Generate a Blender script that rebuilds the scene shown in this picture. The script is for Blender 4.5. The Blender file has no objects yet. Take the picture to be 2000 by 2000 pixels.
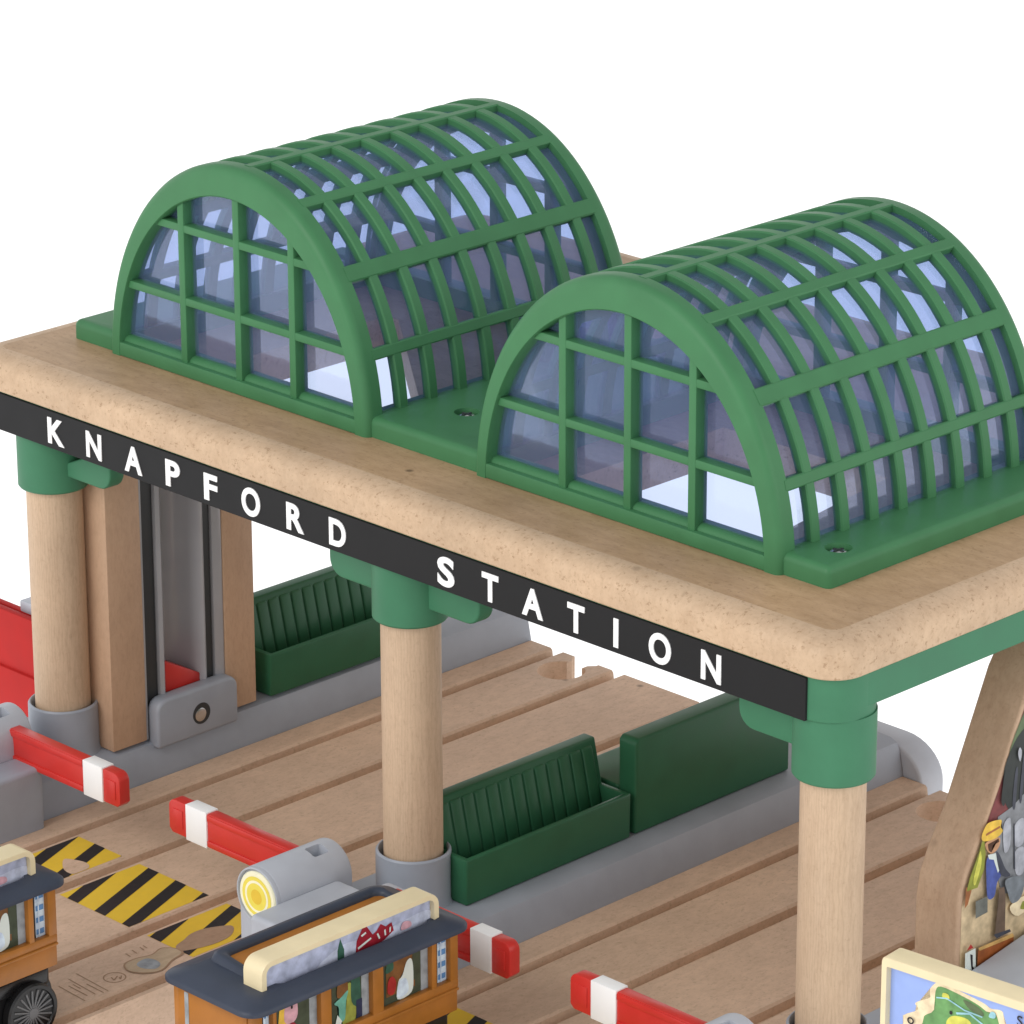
import bpy, bmesh, math, random
from mathutils import Vector, Matrix
random.seed(7)
sc = bpy.context.scene
sc.unit_settings.scale_length = 0.01            # one unit is a centimetre: a tabletop toy
COL = sc.collection.objects
R_ = math.radians

# ---------------------------------------------------------------- camera
cam = bpy.data.objects.new('camera', bpy.data.cameras.new('camera')); COL.link(cam)
yaw, pit = R_(-44.6999), R_(-20.2009)
fw = Vector((math.sin(yaw)*math.cos(pit), math.cos(yaw)*math.cos(pit), math.sin(pit)))
rt = Vector((math.cos(yaw), -math.sin(yaw), 0)); up = rt.cross(fw)
cam.matrix_world = Matrix(((rt.x, up.x, -fw.x, 75.1294), (rt.y, up.y, -fw.y, -59.5119), (rt.z, up.z, -fw.z, 39.2394), (0, 0, 0, 1)))
cam.data.sensor_width = 36; cam.data.lens = 8499.98/2000*36
cam.data.shift_x = (1000-1077.196)/2000; cam.data.shift_y = (1037.952-1000)/2000
cam.data.clip_start = 1; cam.data.clip_end = 2000
sc.camera = cam

# ---------------------------------------------------------------- white studio: bright sweep below and behind, dimmer overhead
w = bpy.data.worlds.new('World'); sc.world = w; w.use_nodes = True
nt = w.node_tree; nt.nodes.clear()
o = nt.nodes.new('ShaderNodeOutputWorld'); bg = nt.nodes.new('ShaderNodeBackground')
tc = nt.nodes.new('ShaderNodeTexCoord'); sx = nt.nodes.new('ShaderNodeSeparateXYZ'); rp = nt.nodes.new('ShaderNodeValToRGB')
nt.links.new(tc.outputs['Generated'], sx.inputs[0]); nt.links.new(sx.outputs['Z'], rp.inputs[0])
rp.color_ramp.elements[0].position = 0.16; rp.color_ramp.elements[0].color = (1.0, 1.0, 1.0, 1)
rp.color_ramp.elements[1].position = 0.60; rp.color_ramp.elements[1].color = (0.44, 0.45, 0.47, 1)
nt.links.new(rp.outputs[0], bg.inputs[0]); bg.inputs[1].default_value = 1.28
nt.links.new(bg.outputs[0], o.inputs[0])

def area(name, loc, target, size, power, col):
    d = bpy.data.lights.new(name, 'AREA'); d.shape = 'SQUARE'; d.size = size; d.energy = power; d.color = col
    ob = bpy.data.objects.new(name, d); COL.link(ob); ob.location = loc
    ob.rotation_euler = (Vector(target)-Vector(loc)).to_track_quat('-Z', 'Y').to_euler()
area('key_softbox', (8, -85, 62), (12, 2, 3), 55, 47000, (1, .97, .93))
area('side_softbox', (105, 25, 45), (14, 5, 3), 50, 16000, (1, .98, .96))

sc.view_settings.view_transform = 'Standard'; sc.view_settings.look = 'None'
sc.view_settings.exposure = 0; sc.view_settings.gamma = 1
try: sc.view_settings.use_curve_mapping = False
except Exception: pass
try:
    sc.cycles.transparent_max_bounces = 24; sc.cycles.max_bounces = 10
except Exception: pass

# ---------------------------------------------------------------- materials
def srgb(r, g, b):
    f = lambda c: (c/255/12.92) if c/255 <= .04045 else ((c/255+.055)/1.055)**2.4
    return (f(r), f(g), f(b), 1)
class N:
    def __init__(s, name):
        s.m = bpy.data.materials.new(name); s.m.use_nodes = True; s.t = s.m.node_tree
        s.p = s.t.nodes['Principled BSDF']
    def n(s, k, **kw):
        x = s.t.nodes.new(k)
        for a, b in kw.items():
            if a.startswith('i_'): x.inputs[a[2:]].default_value = b
            else: setattr(x, a, b)
        return x
    def l(s, a, b): s.t.links.new(a, b)
def coords(q, scale, rot=(0, 0, 0)):
    tc = q.n('ShaderNodeTexCoord'); mp = q.n('ShaderNodeMapping')
    mp.inputs['Scale'].default_value = scale; mp.inputs['Rotation'].default_value = rot
    q.l(tc.outputs['Object'], mp.inputs[0]); return mp.outputs[0]
def ramp(q, sock, stops, interp='LINEAR'):
    r = q.n('ShaderNodeValToRGB'); r.color_ramp.interpolation = interp
    el = r.color_ramp.elements
    while len(el) < len(stops): el.new(.5)
    for e, (p, c) in zip(el, stops): e.position = p; e.color = c if len(c) == 4 else (*c, 1)
    q.l(sock, r.inputs[0]); return r.outputs[0]
def mixc(q, fac, a, b, mode='MIX'):
    m = q.n('ShaderNodeMix', data_type='RGBA', blend_type=mode)
    for s, v in ((0, fac), (6, a), (7, b)):
        if hasattr(v, 'links') or hasattr(v, 'is_linked'): q.l(v, m.inputs[s])
        else: m.inputs[s].default_value = v
    return m.outputs[2]
def plastic(name, col, rough=.42, bump=.03, var=.06, spec=.45, scale=1.3):
    q = N(name)
    nz = q.n('ShaderNodeTexNoise'); nz.inputs['Scale'].default_value = scale; nz.inputs['Detail'].default_value = 5
    q.l(coords(q, (1, 1, 1)), nz.inputs['Vector'])
    lo = tuple(c*(1-var) for c in col[:3]); hi = tuple(min(1, c*(1+var)) for c in col[:3])
    q.l(ramp(q, nz.outputs[0], [(.3, lo), (.7, hi)]), q.p.inputs['Base Color'])
    n2 = q.n('ShaderNodeTexNoise'); n2.inputs['Scale'].default_value = 26; n2.inputs['Detail'].default_value = 3
    q.l(coords(q, (1, 1, 1)), n2.inputs['Vector'])
    b = q.n('ShaderNodeBump'); b.inputs['Strength'].default_value = bump; b.inputs['Distance'].default_value = .05
    q.l(n2.outputs[0], b.inputs['Height']); q.l(b.outputs[0], q.p.inputs['Normal'])
    q.l(ramp(q, nz.outputs[0], [(.3, (rough-.05,)*3), (.7, (rough+.06,)*3)]), q.p.inputs['Roughness'])
    q.p.inputs['Specular IOR Level'].default_value = spec
    return q.m
def wood(name, col, dark, stretch, pore=.5, rough=.55, grain=.5, poresc=1., ring=0., spotty=0., knots=.75, ringsc=(2.6, 2.6, .5)):
    """stretch: scale of the noise per axis (small along the grain)"""
    q = N(name)
    g = q.n('ShaderNodeTexNoise'); g.inputs['Scale'].default_value = 1; g.inputs['Detail'].default_value = 6; g.inputs['Roughness'].default_value = .65
    q.l(coords(q, tuple(s*2.2 for s in stretch)), g.inputs['Vector'])
    c = ramp(q, g.outputs[0], [(.25, tuple(a*(1-grain)+b*grain for a, b in zip(col[:3], dark[:3]))), (.6, col[:3]), (.85, tuple(min(1, a*(1+.12*grain)) for a in col[:3]))])
    big = q.n('ShaderNodeTexNoise'); big.inputs['Scale'].default_value = .35; big.inputs['Detail'].default_value = 3
    q.l(coords(q, (1, 1, 1)), big.inputs['Vector'])
    c = mixc(q, 1.0, c, ramp(q, big.outputs[0], [(.3, (.9, .9, .9)), (.7, (1.07, 1.06, 1.05))]), 'MULTIPLY')
    if ring:
        wv = q.n('ShaderNodeTexWave', wave_type='BANDS', bands_direction='X'); wv.inputs['Scale'].default_value = 1.0
        wv.inputs['Distortion'].default_value = 7; wv.inputs['Detail'].default_value = 3; wv.inputs['Detail Scale'].default_value = 1.3
        q.l(coords(q, ringsc), wv.inputs['Vector'])
        c = mixc(q, ring, c, ramp(q, wv.outputs[0], [(.0, tuple(b*.9 for b in dark[:3])), (.35, col[:3]), (1, tuple(min(1, a*1.1) for a in col[:3]))]))
    # short dark pores along the grain
    p = q.n('ShaderNodeTexNoise'); p.inputs['Scale'].default_value = 1; p.inputs['Detail'].default_value = 2
    q.l(coords(q, tuple(s*6.5*poresc for s in stretch)), p.inputs['Vector'])
    pm = ramp(q, p.outputs[0], [(.60, (0, 0, 0)), (.72, (1, 1, 1))])
    f = q.n('ShaderNodeMath', operation='MULTIPLY'); f.inputs[1].default_value = pore; q.l(pm, f.inputs[0])
    c = mixc(q, f.outputs[0], c, tuple(dark[:3])+(1,))
    # a few small knots
    k = q.n('ShaderNodeTexVoronoi'); k.inputs['Scale'].default_value = .62
    q.l(coords(q, (1, 1, 1)), k.inputs['Vector'])
    km = ramp(q, k.outputs['Distance'], [(.035, (1, 1, 1)), (.075, (0, 0, 0))])
    kf = q.n('ShaderNodeMath', operation='MULTIPLY'); kf.inputs[1].default_value = knots; q.l(km, kf.inputs[0])
    c = mixc(q, kf.outputs[0], c, tuple(d*.35 for d in dark[:3])+(1,))
    if spotty:
        s = q.n('ShaderNodeTexNoise'); s.inputs['Scale'].default_value = 7.5; s.inputs['Detail'].default_value = 4; s.inputs['Roughness'].default_value = .7
        q.l(coords(q, (1, 1, 1.4)), s.inputs['Vector'])
        sm = ramp(q, s.outputs[0], [(.585, (0, 0, 0)), (.67, (1, 1, 1))])
        sf = q.n('ShaderNodeMath', operation='MULTIPLY'); sf.inputs[1].default_value = spotty; q.l(sm, sf.inputs[0])
        c = mixc(q, sf.outputs[0], c, tuple(d*.9 for d in dark[:3])+(1,))
    fl = q.n('ShaderNodeTexNoise'); fl.inputs['Scale'].default_value = 1; fl.inputs['Detail'].default_value = 3; fl.inputs['Roughness'].default_value = .7
    q.l(coords(q, tuple(3+6*s_ for s_ in stretch)), fl.inputs['Vector'])
    c = mixc(q, 1.0, c, ramp(q, fl.outputs[0], [(.30, (.92, .91, .90)), (.5, (1, 1, 1)), (.7, (1.04, 1.04, 1.035))]), 'MULTIPLY')
    q.l(c, q.p.inputs['Base Color']); q.p.inputs['Roughness'].default_value = rough
    q.p.inputs['Specular IOR Level'].default_value = .3
    b = q.n('ShaderNodeBump'); b.inputs['Strength'].default_value = .12; b.inputs['Distance'].default_value = .03
    q.l(g.outputs[0], b.inputs['Height']); q.l(b.outputs[0], q.p.inputs['Normal'])
    return q.m
def glazing(name):
    q = N(name); t = q.t; out = t.nodes['Material Output']
    tr = q.n('ShaderNodeBsdfTransparent'); tr.inputs[0].default_value = (.80, .855, .965, 1)
    df = q.n('ShaderNodeBsdfDiffuse'); df.inputs[0].default_value = (.36, .42, .86, 1)
    gl = q.n('ShaderNodeBsdfGlossy'); gl.inputs[0].default_value = (1, 1, 1, 1); gl.inputs['Roughness'].default_value = .06
    nz = q.n('ShaderNodeTexNoise'); nz.inputs['Scale'].default_value = .8; q.l(coords(q, (1, 1, 1)), nz.inputs['Vector'])
    bp = q.n('ShaderNodeBump'); bp.inputs['Strength'].default_value = .12; bp.inputs['Distance'].default_value = .1
    q.l(nz.outputs[0], bp.inputs['Height']); q.l(bp.outputs[0], gl.inputs['Normal'])
    m1 = q.n('ShaderNodeMixShader'); m1.inputs[0].default_value = .085; q.l(tr.outputs[0], m1.inputs[1]); q.l(df.outputs[0], m1.inputs[2])
    fr = q.n('ShaderNodeFresnel'); fr.inputs[0].default_value = 1.35
    fm = q.n('ShaderNodeMath', operation='MULTIPLY'); fm.inputs[1].default_value = .22; q.l(fr.outputs[0], fm.inputs[0])
    m2 = q.n('ShaderNodeMixShader'); q.l(fm.outputs[0], m2.inputs[0]); q.l(m1.outputs[0], m2.inputs[1]); q.l(gl.outputs[0], m2.inputs[2])
    q.l(m2.outputs[0], out.inputs[0]); return q.m

M = {}
M['green'] = plastic('green_plastic', (.055, .187, .08), .45, .03, .06, .22)
M['cap_green'] = plastic('cap_green_plastic', (.053, .187, .102), .48, .03, .06, .22)
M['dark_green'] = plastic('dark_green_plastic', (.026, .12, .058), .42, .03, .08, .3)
M['grey'] = plastic('grey_plastic', (.325, .352, .405), .46)
M['light_grey'] = plastic('light_grey_plastic', (.46, .485, .54), .45)
M['rail_grey'] = plastic('rail_grey_plastic', (.36, .36, .38), .2, .02, .03, .7)
M['slot_shade'] = plastic('dark_slot_shade', (.03, .033, .036), .4)  # near-black colour in place of the shade inside slots and screw recesses
M['red'] = plastic('red_plastic', (.62, .035, .028), .34)
M['bin_red'] = plastic('bin_red_plastic', (.47, .022, .02), .5, .03, .06, .2)
M['white'] = plastic('white_paint', (.93, .93, .93), .4, .01, .01)
M['black'] = plastic('black_plastic', (.012, .012, .013), .3)
M['sign_black'] = plastic('sign_black_paint', (.013, .013, .014), .6, .02, .1, .25)
M['spoke_grey'] = plastic('spoke_grey_plastic', (.15, .15, .155), .35)
M['slate'] = plastic('slate_plastic', (.042, .052, .078), .45, .03, .08, .3)
M['orange'] = plastic('orange_plastic', (.40, .155, .028), .4, .03, .15, .3)
M['cream'] = plastic('cream_plastic', (.78, .66, .42), .42)
M['steel'] = N('screw_steel').m
p = M['steel'].node_tree.nodes['Principled BSDF']; p.inputs['Metallic'].default_value = 1; p.inputs['Base Color'].default_value = (.6, .6, .6, 1); p.inputs['Roughness'].default_value = .25
M['fascia'] = wood('beech_board_edge', (.585, .42, .28), (.32, .19, .10), (1.2, 1.2, 1.0), .35, .55, .3, 1.3, 0, .65, .3)
M['top'] = wood('beech_board_top', (.49, .322, .19), (.30, .175, .085), (.5, 1.6, 1.2), .35, .5, .5, 1, 0, .5)
M['column'] = wood('turned_beech', (.575, .42, .29), (.40, .265, .165), (3.4, 3.4, .5), .28, .55, .3, 1.5, .16, .22, 0, (5.5, 5.5, 1.1))
M['post'] = wood('beech_post', (.54, .36, .24), (.43, .27, .17), (2.2, 2.2, .5), .15, .55, .3, 1, 0, .15, 0)
M['track'] = wood('beech_track', (.66, .475, .345), (.40, .27, .175), (2.0, .8, 1.6), .35, .55, .35, 1.3, 0, .4)
M['panel'] = wood('beech_panel', (.55, .38, .26), (.36, .22, .135), (1.8, 1.8, .6), .25, .55, .4, 1, 0, .3, .25)
M['coast_wood'] = wood('pale_peg_wood', (.52, .40, .27), (.34, .24, .15), (2, .8, 1.6), .25)
M['peg_shadow'] = wood('recess_shade_wood', (.40, .265, .175), (.27, .17, .105), (2, .8, 1.6), .3)  # browner wood colour paints the shade in the peg's notch
M['groove'] = wood('engraved_wood', (.37, .235, .145), (.26, .155, .09), (2, .6, 1.5), .3)
M['glass'] = glazing('tinted_plastic_glazing')
def flat(name, col): return plastic(name, col, .5, .0, .03 if name.startswith(('lamp', 'hazard', 'white', 'sea')) else .24, .3, 4.5)
for k, c in dict(bg_red=(120, 62, 62), dark_tree=(48, 52, 50), foliage=(92, 108, 76), stone=(132, 134, 138), stone_light=(172, 174, 182), floor=(206, 184, 148),
                 coat=(142, 146, 60), rust=(160, 102, 62), hat=(226, 186, 74), face=(196, 148, 112), hair=(84, 54, 36), blue=(78, 92, 158), dkgrey=(66, 68, 78), greyhand=(120, 126, 132),
                 bag=(110, 112, 106), trouser=(104, 86, 72), cart=(150, 84, 42), tan=(200, 160, 96), whitebox=(214, 222, 216), crimson=(168, 44, 44),
                 hazard=(230, 192, 58), hazard_black=(40, 38, 40), sea=(150, 172, 228), land=(104, 150, 92), coast=(238, 216, 180), lime=(206, 204, 92), river=(150, 196, 206),
                 ink=(40, 36, 40), sky=(176, 182, 206), skylow=(196, 202, 222), pine=(52, 92, 76), emblem=(150, 28, 44), blush=(206, 160, 170), stripe=(96, 140, 190), palebl=(206, 222, 244),
                 lampy=(240, 222, 96), lampc=(232, 196, 70), lampw=(250, 246, 214), deep=(66, 74, 58), moss=(150, 156, 70), teal=(104, 168, 150), grey2=(150, 156, 160), navy=(44, 50, 78), brown=(120, 80, 44),
                 ).items():
    M[k] = flat(k+'_print', srgb(*c)[:3])

# ---------------------------------------------------------------- builders
def tag(o, label=None, cat=None, group=None, kind=None):
    for k, v in (('label', label), ('category', cat), ('group', group), ('kind', kind)):
        if v: o[k] = v
    return o
def wloc(o):
    v = Vector((0, 0, 0))
    while o: v += o.location; o = o.parent
    return v
def empty(name, loc, label, cat, group=None):
    o = bpy.data.objects.new(name, None); COL.link(o); o.location = loc; o.empty_display_size = .5
    return tag(o, label, cat, group)
def mk(name, bm, mats, parent=None, smooth=35, local=False):
    me = bpy.data.meshes.new(name)
    bmesh.ops.recalc_face_normals(bm, faces=bm.faces)
    bm.to_mesh(me); bm.free()
    for m in (mats if isinstance(mats, (list, tuple)) else [mats]): me.materials.append(M[m] if isinstance(m, str) else m)
    if smooth:
        me.polygons.foreach_set('use_smooth', [True]*len(me.polygons)); me.set_sharp_from_angle(angle=R_(smooth))
    o = bpy.data.objects.new(name, me); COL.link(o)
    if parent:
        if not local: me.transform(Matrix.Translation(-wloc(parent)))
        o.parent = parent
    return o
def at(o, v):                                    # move a top-level mesh's origin to v without moving its shape
    o.data.transform(Matrix.Translation(-Vector(v))); o.location = v; return o
def bevel(bm, wd, seg=2, ang=35, edges=None):
    es = edges if edges is not None else [e for e in bm.edges if len(e.link_faces) == 2 and e.calc_face_angle(0) > R_(ang)]
    if es: bmesh.ops.bevel(bm, geom=es, offset=wd, segments=seg, profile=.5, affect='EDGES', clamp_overlap=True)
    return bm
def box(x0, x1, y0, y1, z0, z1, bv=.04, seg=2, bm=None):
    t = bmesh.new(); bmesh.ops.create_cube(t, size=1)
    for v in t.verts: v.co = Vector(((x0+x1)/2+v.co.x*(x1-x0), (y0+y1)/2+v.co.y*(y1-y0), (z0+z1)/2+v.co.z*(z1-z0)))
    if bv: bevel(t, bv, seg)
    return join(bm, t)
def join(bm, t):
    if bm is None: return t
    me = bpy.data.meshes.new('tmp'); t.to_mesh(me); t.free(); bm.from_mesh(me); bpy.data.meshes.remove(me); return bm
AX = {'x': lambda a, b, c: (c, a, b), 'y': lambda a, b, c: (a, c, b), 'z': lambda a, b, c: (a, b, c)}
def prism(pts, axis, c0, c1, bv=0, seg=2, bm=None, mi=0, ang=35):
    """polygon in the two other axes, extruded along axis from c0 to c1"""
    t = bmesh.new(); f = AX[axis]
    a = [t.verts.new(f(p[0], p[1], c0)) for p in pts]; b = [t.verts.new(f(p[0], p[1], c1)) for p in pts]
    n = len(pts)
    fs = [t.faces.new(a), t.faces.new(list(reversed(b)))]
    for i in range(n): fs.append(t.faces.new((a[i], b[i], b[(i+1) % n], a[(i+1) % n])))
    for x in fs: x.material_index = mi
    bmesh.ops.recalc_face_normals(t, faces=t.faces)
    if bv: bevel(t, bv, seg, ang)
    return join(bm, t)
def rrect(x0, x1, y0, y1, r, n=6):
    out = []
    for cx, cy, a0 in ((x1-r, y1-r, 0), (x0+r, y1-r, 90), (x0+r, y0+r, 180), (x1-r, y0+r, 270)):
        for i in range(n+1):
            a = R_(a0+90*i/n); out.append((cx+r*math.cos(a), cy+r*math.sin(a)))
    return out
def loft(loops, cap=True, closed=False, bm=None, mi_top=0):
    """loops: lists of 3-D points of equal length"""
    t = bmesh.new(); vs = [[t.verts.new(p) for p in l] for l in loops]; n = len(vs[0])
    rng = range(len(vs)) if closed else range(len(vs)-1)
    for i in rng:
        a, b = vs[i], vs[(i+1) % len(vs)]
        for j in range(n): t.faces.new((a[j], a[(j+1) % n], b[(j+1) % n], b[j]))
    if cap and not closed:
        t.faces.new(vs[0]); tf = t.faces.new(vs[-1]); tf.material_index = mi_top
    bmesh.ops.recalc_face_normals(t, faces=t.faces)
    return join(bm, t)
def slab(x0, x1, y0, y1, z0, z1, r, top=0, bot=0, n=6, bm=None, mi_top=0, k=5, topv=0):
    """rounded-rectangle slab with a rounded top edge"""
    L = []
    if bot:
        for i in range(k): a = R_(90*i/k); s = bot*(1-math.sin(a)); L.append((s, z0+bot*(1-math.cos(a))))
        L = [(bot*(1-math.sin(R_(90*i/k))), z0+bot*(1-math.cos(R_(90*i/k)))) for i in range(k+1)]
    else: L = [(0, z0)]
    if top: tv = topv or top; L += [(top*(1-math.cos(R_(90*i/k))), z1-tv+tv*math.sin(R_(90*i/k))) for i in range(k+1)]
    else: L += [(0, z1)]
    return loft([[(px, py, z) for px, py in rrect(x0+s, x1-s, y0+s, y1-s, max(.02, r-s*.8), n)] for s, z in L], bm=bm, mi_top=mi_top)
def lathe(prof, c, n=48, bm=None, axis='z'):
    """prof: (radius, height) closed or open to the axis"""
    L = []
    for r, h in prof:
        if axis == 'z': L.append([(c[0]+r*math.cos(2*math.pi*i/n), c[1]+r*math.sin(2*math.pi*i/n), c[2]+h) for i in range(n)])
        elif axis == 'y': L.append([(c[0]+r*math.cos(2*math.pi*i/n), c[1]+h, c[2]+r*math.sin(2*math.pi*i/n)) for i in range(n)])
        else: L.append([(c[0]+h, c[1]+r*math.cos(2*math.pi*i/n), c[2]+r*math.sin(2*math.pi*i/n)) for i in range(n)])
    return loft(L, True, False, bm)
def cut(o, bms):
    """boolean difference of o by every bmesh in bms"""
    for t in bms:
        c = mk('cutter', t, 'black', None, 0)
        md = o.modifiers.new('b', 'BOOLEAN'); md.operation = 'DIFFERENCE'; md.solver = 'EXACT'; md.object = c
        dg = bpy.context.evaluated_depsgraph_get(); dg.update()
        me = bpy.data.meshes.new_from_object(o.evaluated_get(dg))
        o.modifiers.clear(); old = o.data; o.data = me; me.name = old.name
        cm = c.data; bpy.data.objects.remove(c); bpy.data.meshes.remove(cm)
        me.set_sharp_from_angle(angle=R_(35))
    return o
def smoothpoly(pts, k=4):
    out = []; n = len(pts)
    for i in range(n):
        p0, p1, p2, p3 = (Vector(pts[(i+j-1) % n]) for j in range(4))
        for s in range(k):
            t = s/k
            q = .5*((2*p1)+(p2-p0)*t+(2*p0-5*p1+4*p2-p3)*t*t+(3*p1-p0-3*p2+p3)*t**3)
            out.append((q.x, q.y))
    return out
def decals(name, items, axis, base, step, parent, sgn=1, local=False, shift=(0, 0)):
    """a flat print: thin polygons, each a hair above the one before. items: (material, points[, smooth])"""
    bm = bmesh.new(); mats = []
    for i, it in enumerate(items):
        m, pts = it[0], [(p[0]+shift[0], p[1]+shift[1]) for p in it[1]]
        if len(it) > 2 and it[2]: pts = smoothpoly(pts)
        if m not in mats: mats.append(m)
        c = base+sgn*step*(i+1)
        f = AX[axis]
        fc = bm.faces.new([bm.verts.new(f(p[0], p[1], c)) for p in pts]); fc.material_index = mats.index(m)
    bmesh.ops.triangulate(bm, faces=bm.faces[:])
    me = bpy.data.meshes.new(name); bm.to_mesh(me); bm.free()
    for m in mats: me.materials.append(M[m])
    o = bpy.data.objects.new(name, me); COL.link(o)
    if parent:
        if not local: me.transform(Matrix.Translation(-wloc(parent)))
        o.parent = parent
    return o
def rect(a0, a1, b0, b1): return [(a0, b0), (a1, b0), (a1, b1), (a0, b1)]
def copy_tree(o, parent=None):
    c = o.copy(); COL.link(c); c.parent = parent
    for ch in list(o.children): copy_tree(ch, c)
    return c

# ================================================================ STATION BUILDING
ZB, ZT, ZP = 7.74, 8.55, 9.01           # board underside, board top, skylight base plate top
st = empty('station_building', (11.5, 6, -1.2), 'toy station with wooden columns, beech roof board and two green glazed barrel skylights', 'toy station')
# roof board: pale rounded edge, browner face, an opening under each skylight
rb = mk('roof_board', slab(-1.97, 24.86, -1.0, 15.6, ZB, ZT, .75, .62, .06, 10, None, 1, 8, .36), ['fascia', 'top'], st)
rb.data.transform(Matrix.Translation(wloc(st))); rb.parent = None
cut(rb, [prism([(3.35, 1.72), (8.95, 1.72), (8.95, 3.3), (3.75, 7.5), (3.35, 7.5)], 'z', 7, 9.5), prism([(14.5, 1.72), (20.85, 1.72), (19.8, 3.2), (19.2, 7.1), (14.5, 7.1)], 'z', 7, 9.5)])
rb.data.transform(Matrix.Translation(-wloc(st))); rb.parent = st
# beam under the board with rounded corner
bm = slab(-1.55, 24.8, -.90, .80, 6.80, ZB, .8, 0, .04, 10)
fb = mk('support_beam', bm, 'cap_green', st)
mk('support_beam', box(23.2, 24.797, -.05, 15.2, 7.03, ZB-.002, .015, 1), 'cap_green', st)
sg = mk('sign_board', box(-1.9, 24.06, -.965, -.86, 6.80, 7.70, .012, 1), 'sign_black', st)
# lettering
LET = [('K', 1.38), ('N', 2.72), ('A', 4.09), ('P', 5.44), ('F', 6.71), ('O', 8.03), ('R', 9.46), ('D', 10.80), ('S', 14.12), ('T', 15.43), ('A', 16.66), ('T', 17.90), ('I', 19.02), ('O', 20.23), ('N', 21.61)]
WID = dict(K=.58, N=.53, A=.60, P=.48, F=.44, O=.60, R=.55, D=.52, S=.50, T=.48, I=.13)
dg = None
for ch, xc in LET:
    cu = bpy.data.curves.new('t', 'FONT'); cu.body = ch; cu.size = 1; cu.offset = .032; cu.extrude = .01; cu.resolution_u = 6
    ob = bpy.data.objects.new('t', cu); COL.link(ob)
    dg = bpy.context.evaluated_depsgraph_get(); dg.update()
    me = bpy.data.meshes.new_from_object(ob.evaluated_get(dg))
    xs = [v.co.x for v in me.vertices]; ys = [v.co.y for v in me.vertices]
    zs = [v.co.z for v in me.vertices]
    over = .02 if ch in 'OS' else 0
    for v in me.vertices:
        u = (v.co.x-min(xs))/(max(xs)-min(xs)); t = (v.co.y-min(ys))/(max(ys)-min(ys)); d = (v.co.z-min(zs))/(max(zs)-min(zs))
        v.co = Vector((xc+(u-.5)*WID[ch], -.962-.024*d, 6.93-over+t*(.62+2*over)))
    me.materials.clear(); lb = bmesh.new(); lb.from_mesh(me); bpy.data.meshes.remove(me); bpy.data.objects.remove(ob); bpy.data.curves.remove(cu)
    for f_ in lb.faces: f_.material_index = 0
    mk('letter', lb, 'white', sg, 0)
# columns, caps and brackets
for i in range(3):
    cx = 12.0*i
    mk('column', lathe([(.655, -1.0), (.655, 6.6)], (cx, 0, 0), 48), 'column', st)
    cp = mk('column_cap', lathe([(.70, 5.42), (.80, 5.42), (.83, 5.46), (.83, 6.83)], (cx, 0, 0), 56), 'cap_green', st)
    pl = [(cx-2.32, 6.84), (cx-2.32, 6.4)]+[(cx-1.92-.4*math.cos(R_(a)), 6.22-.4*math.sin(R_(a))) for a in range(0, 91, 15)] + \
         [(cx+1.92+.4*math.sin(R_(a)), 6.22-.4*math.cos(R_(a))) for a in range(0, 91, 15)]+[(cx+2.32, 6.84)]
    if i == 0: pl = [(max(a, cx), b) for a, b in pl if a > cx-1.95]
    if i == 2: pl = [(min(a, 24.6), b) for a, b in pl]
    t = []
    for q in pl:
        if not t or (abs(q[0]-t[-1][0])+abs(q[1]-t[-1][1])) > 1e-3: t.append(q)
    mk('bracket', prism(t, 'y', -.22, .22, .05, 3), 'cap_green', cp)
# skylight base plate, one moulding with two openings
bp = mk('base_plate', slab(-.6, 22.70, 1.235, 9.75, ZT+.003, ZP, .14, .16, 0, 6, None, 0, 5), 'green', None)
DC = (5.2, 17.17); RR, HH = 4.35, 5.23
cut(bp, [box(c-3.98, c+3.98, 1.62, 9.1, 8, 9.6, 0) for c in DC])
# shallow screw wells in the plate
SCR = [(22.06, 2.24), (10.74, 2.94), (22.06, 8.9), (10.95, 8.9), (.1, 8.9)]
cut(bp, [lathe([(.27, -.16), (.30, .2)], (x, y, ZP), 32) for x, y in SCR])
bp.data.transform(Matrix.Translation(-wloc(st))); bp.parent = st
for x, y in SCR:
    t = lathe([(.2, -.158), (.2, -.10), (.15, -.06), (.001, -.045)], (x, y, ZP), 24)
    s = mk('screw', t, ['steel', 'slot_shade'], bp)
    t = box(x-.13, x+.13, y-.025, y+.025, ZP-.08, ZP-.038, 0); t = box(x-.025, x+.025, y-.13, y+.13, ZP-.08, ZP-.036, 0, 1, t)
    mk('screw_cross', t, 'slot_shade', bp)

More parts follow.
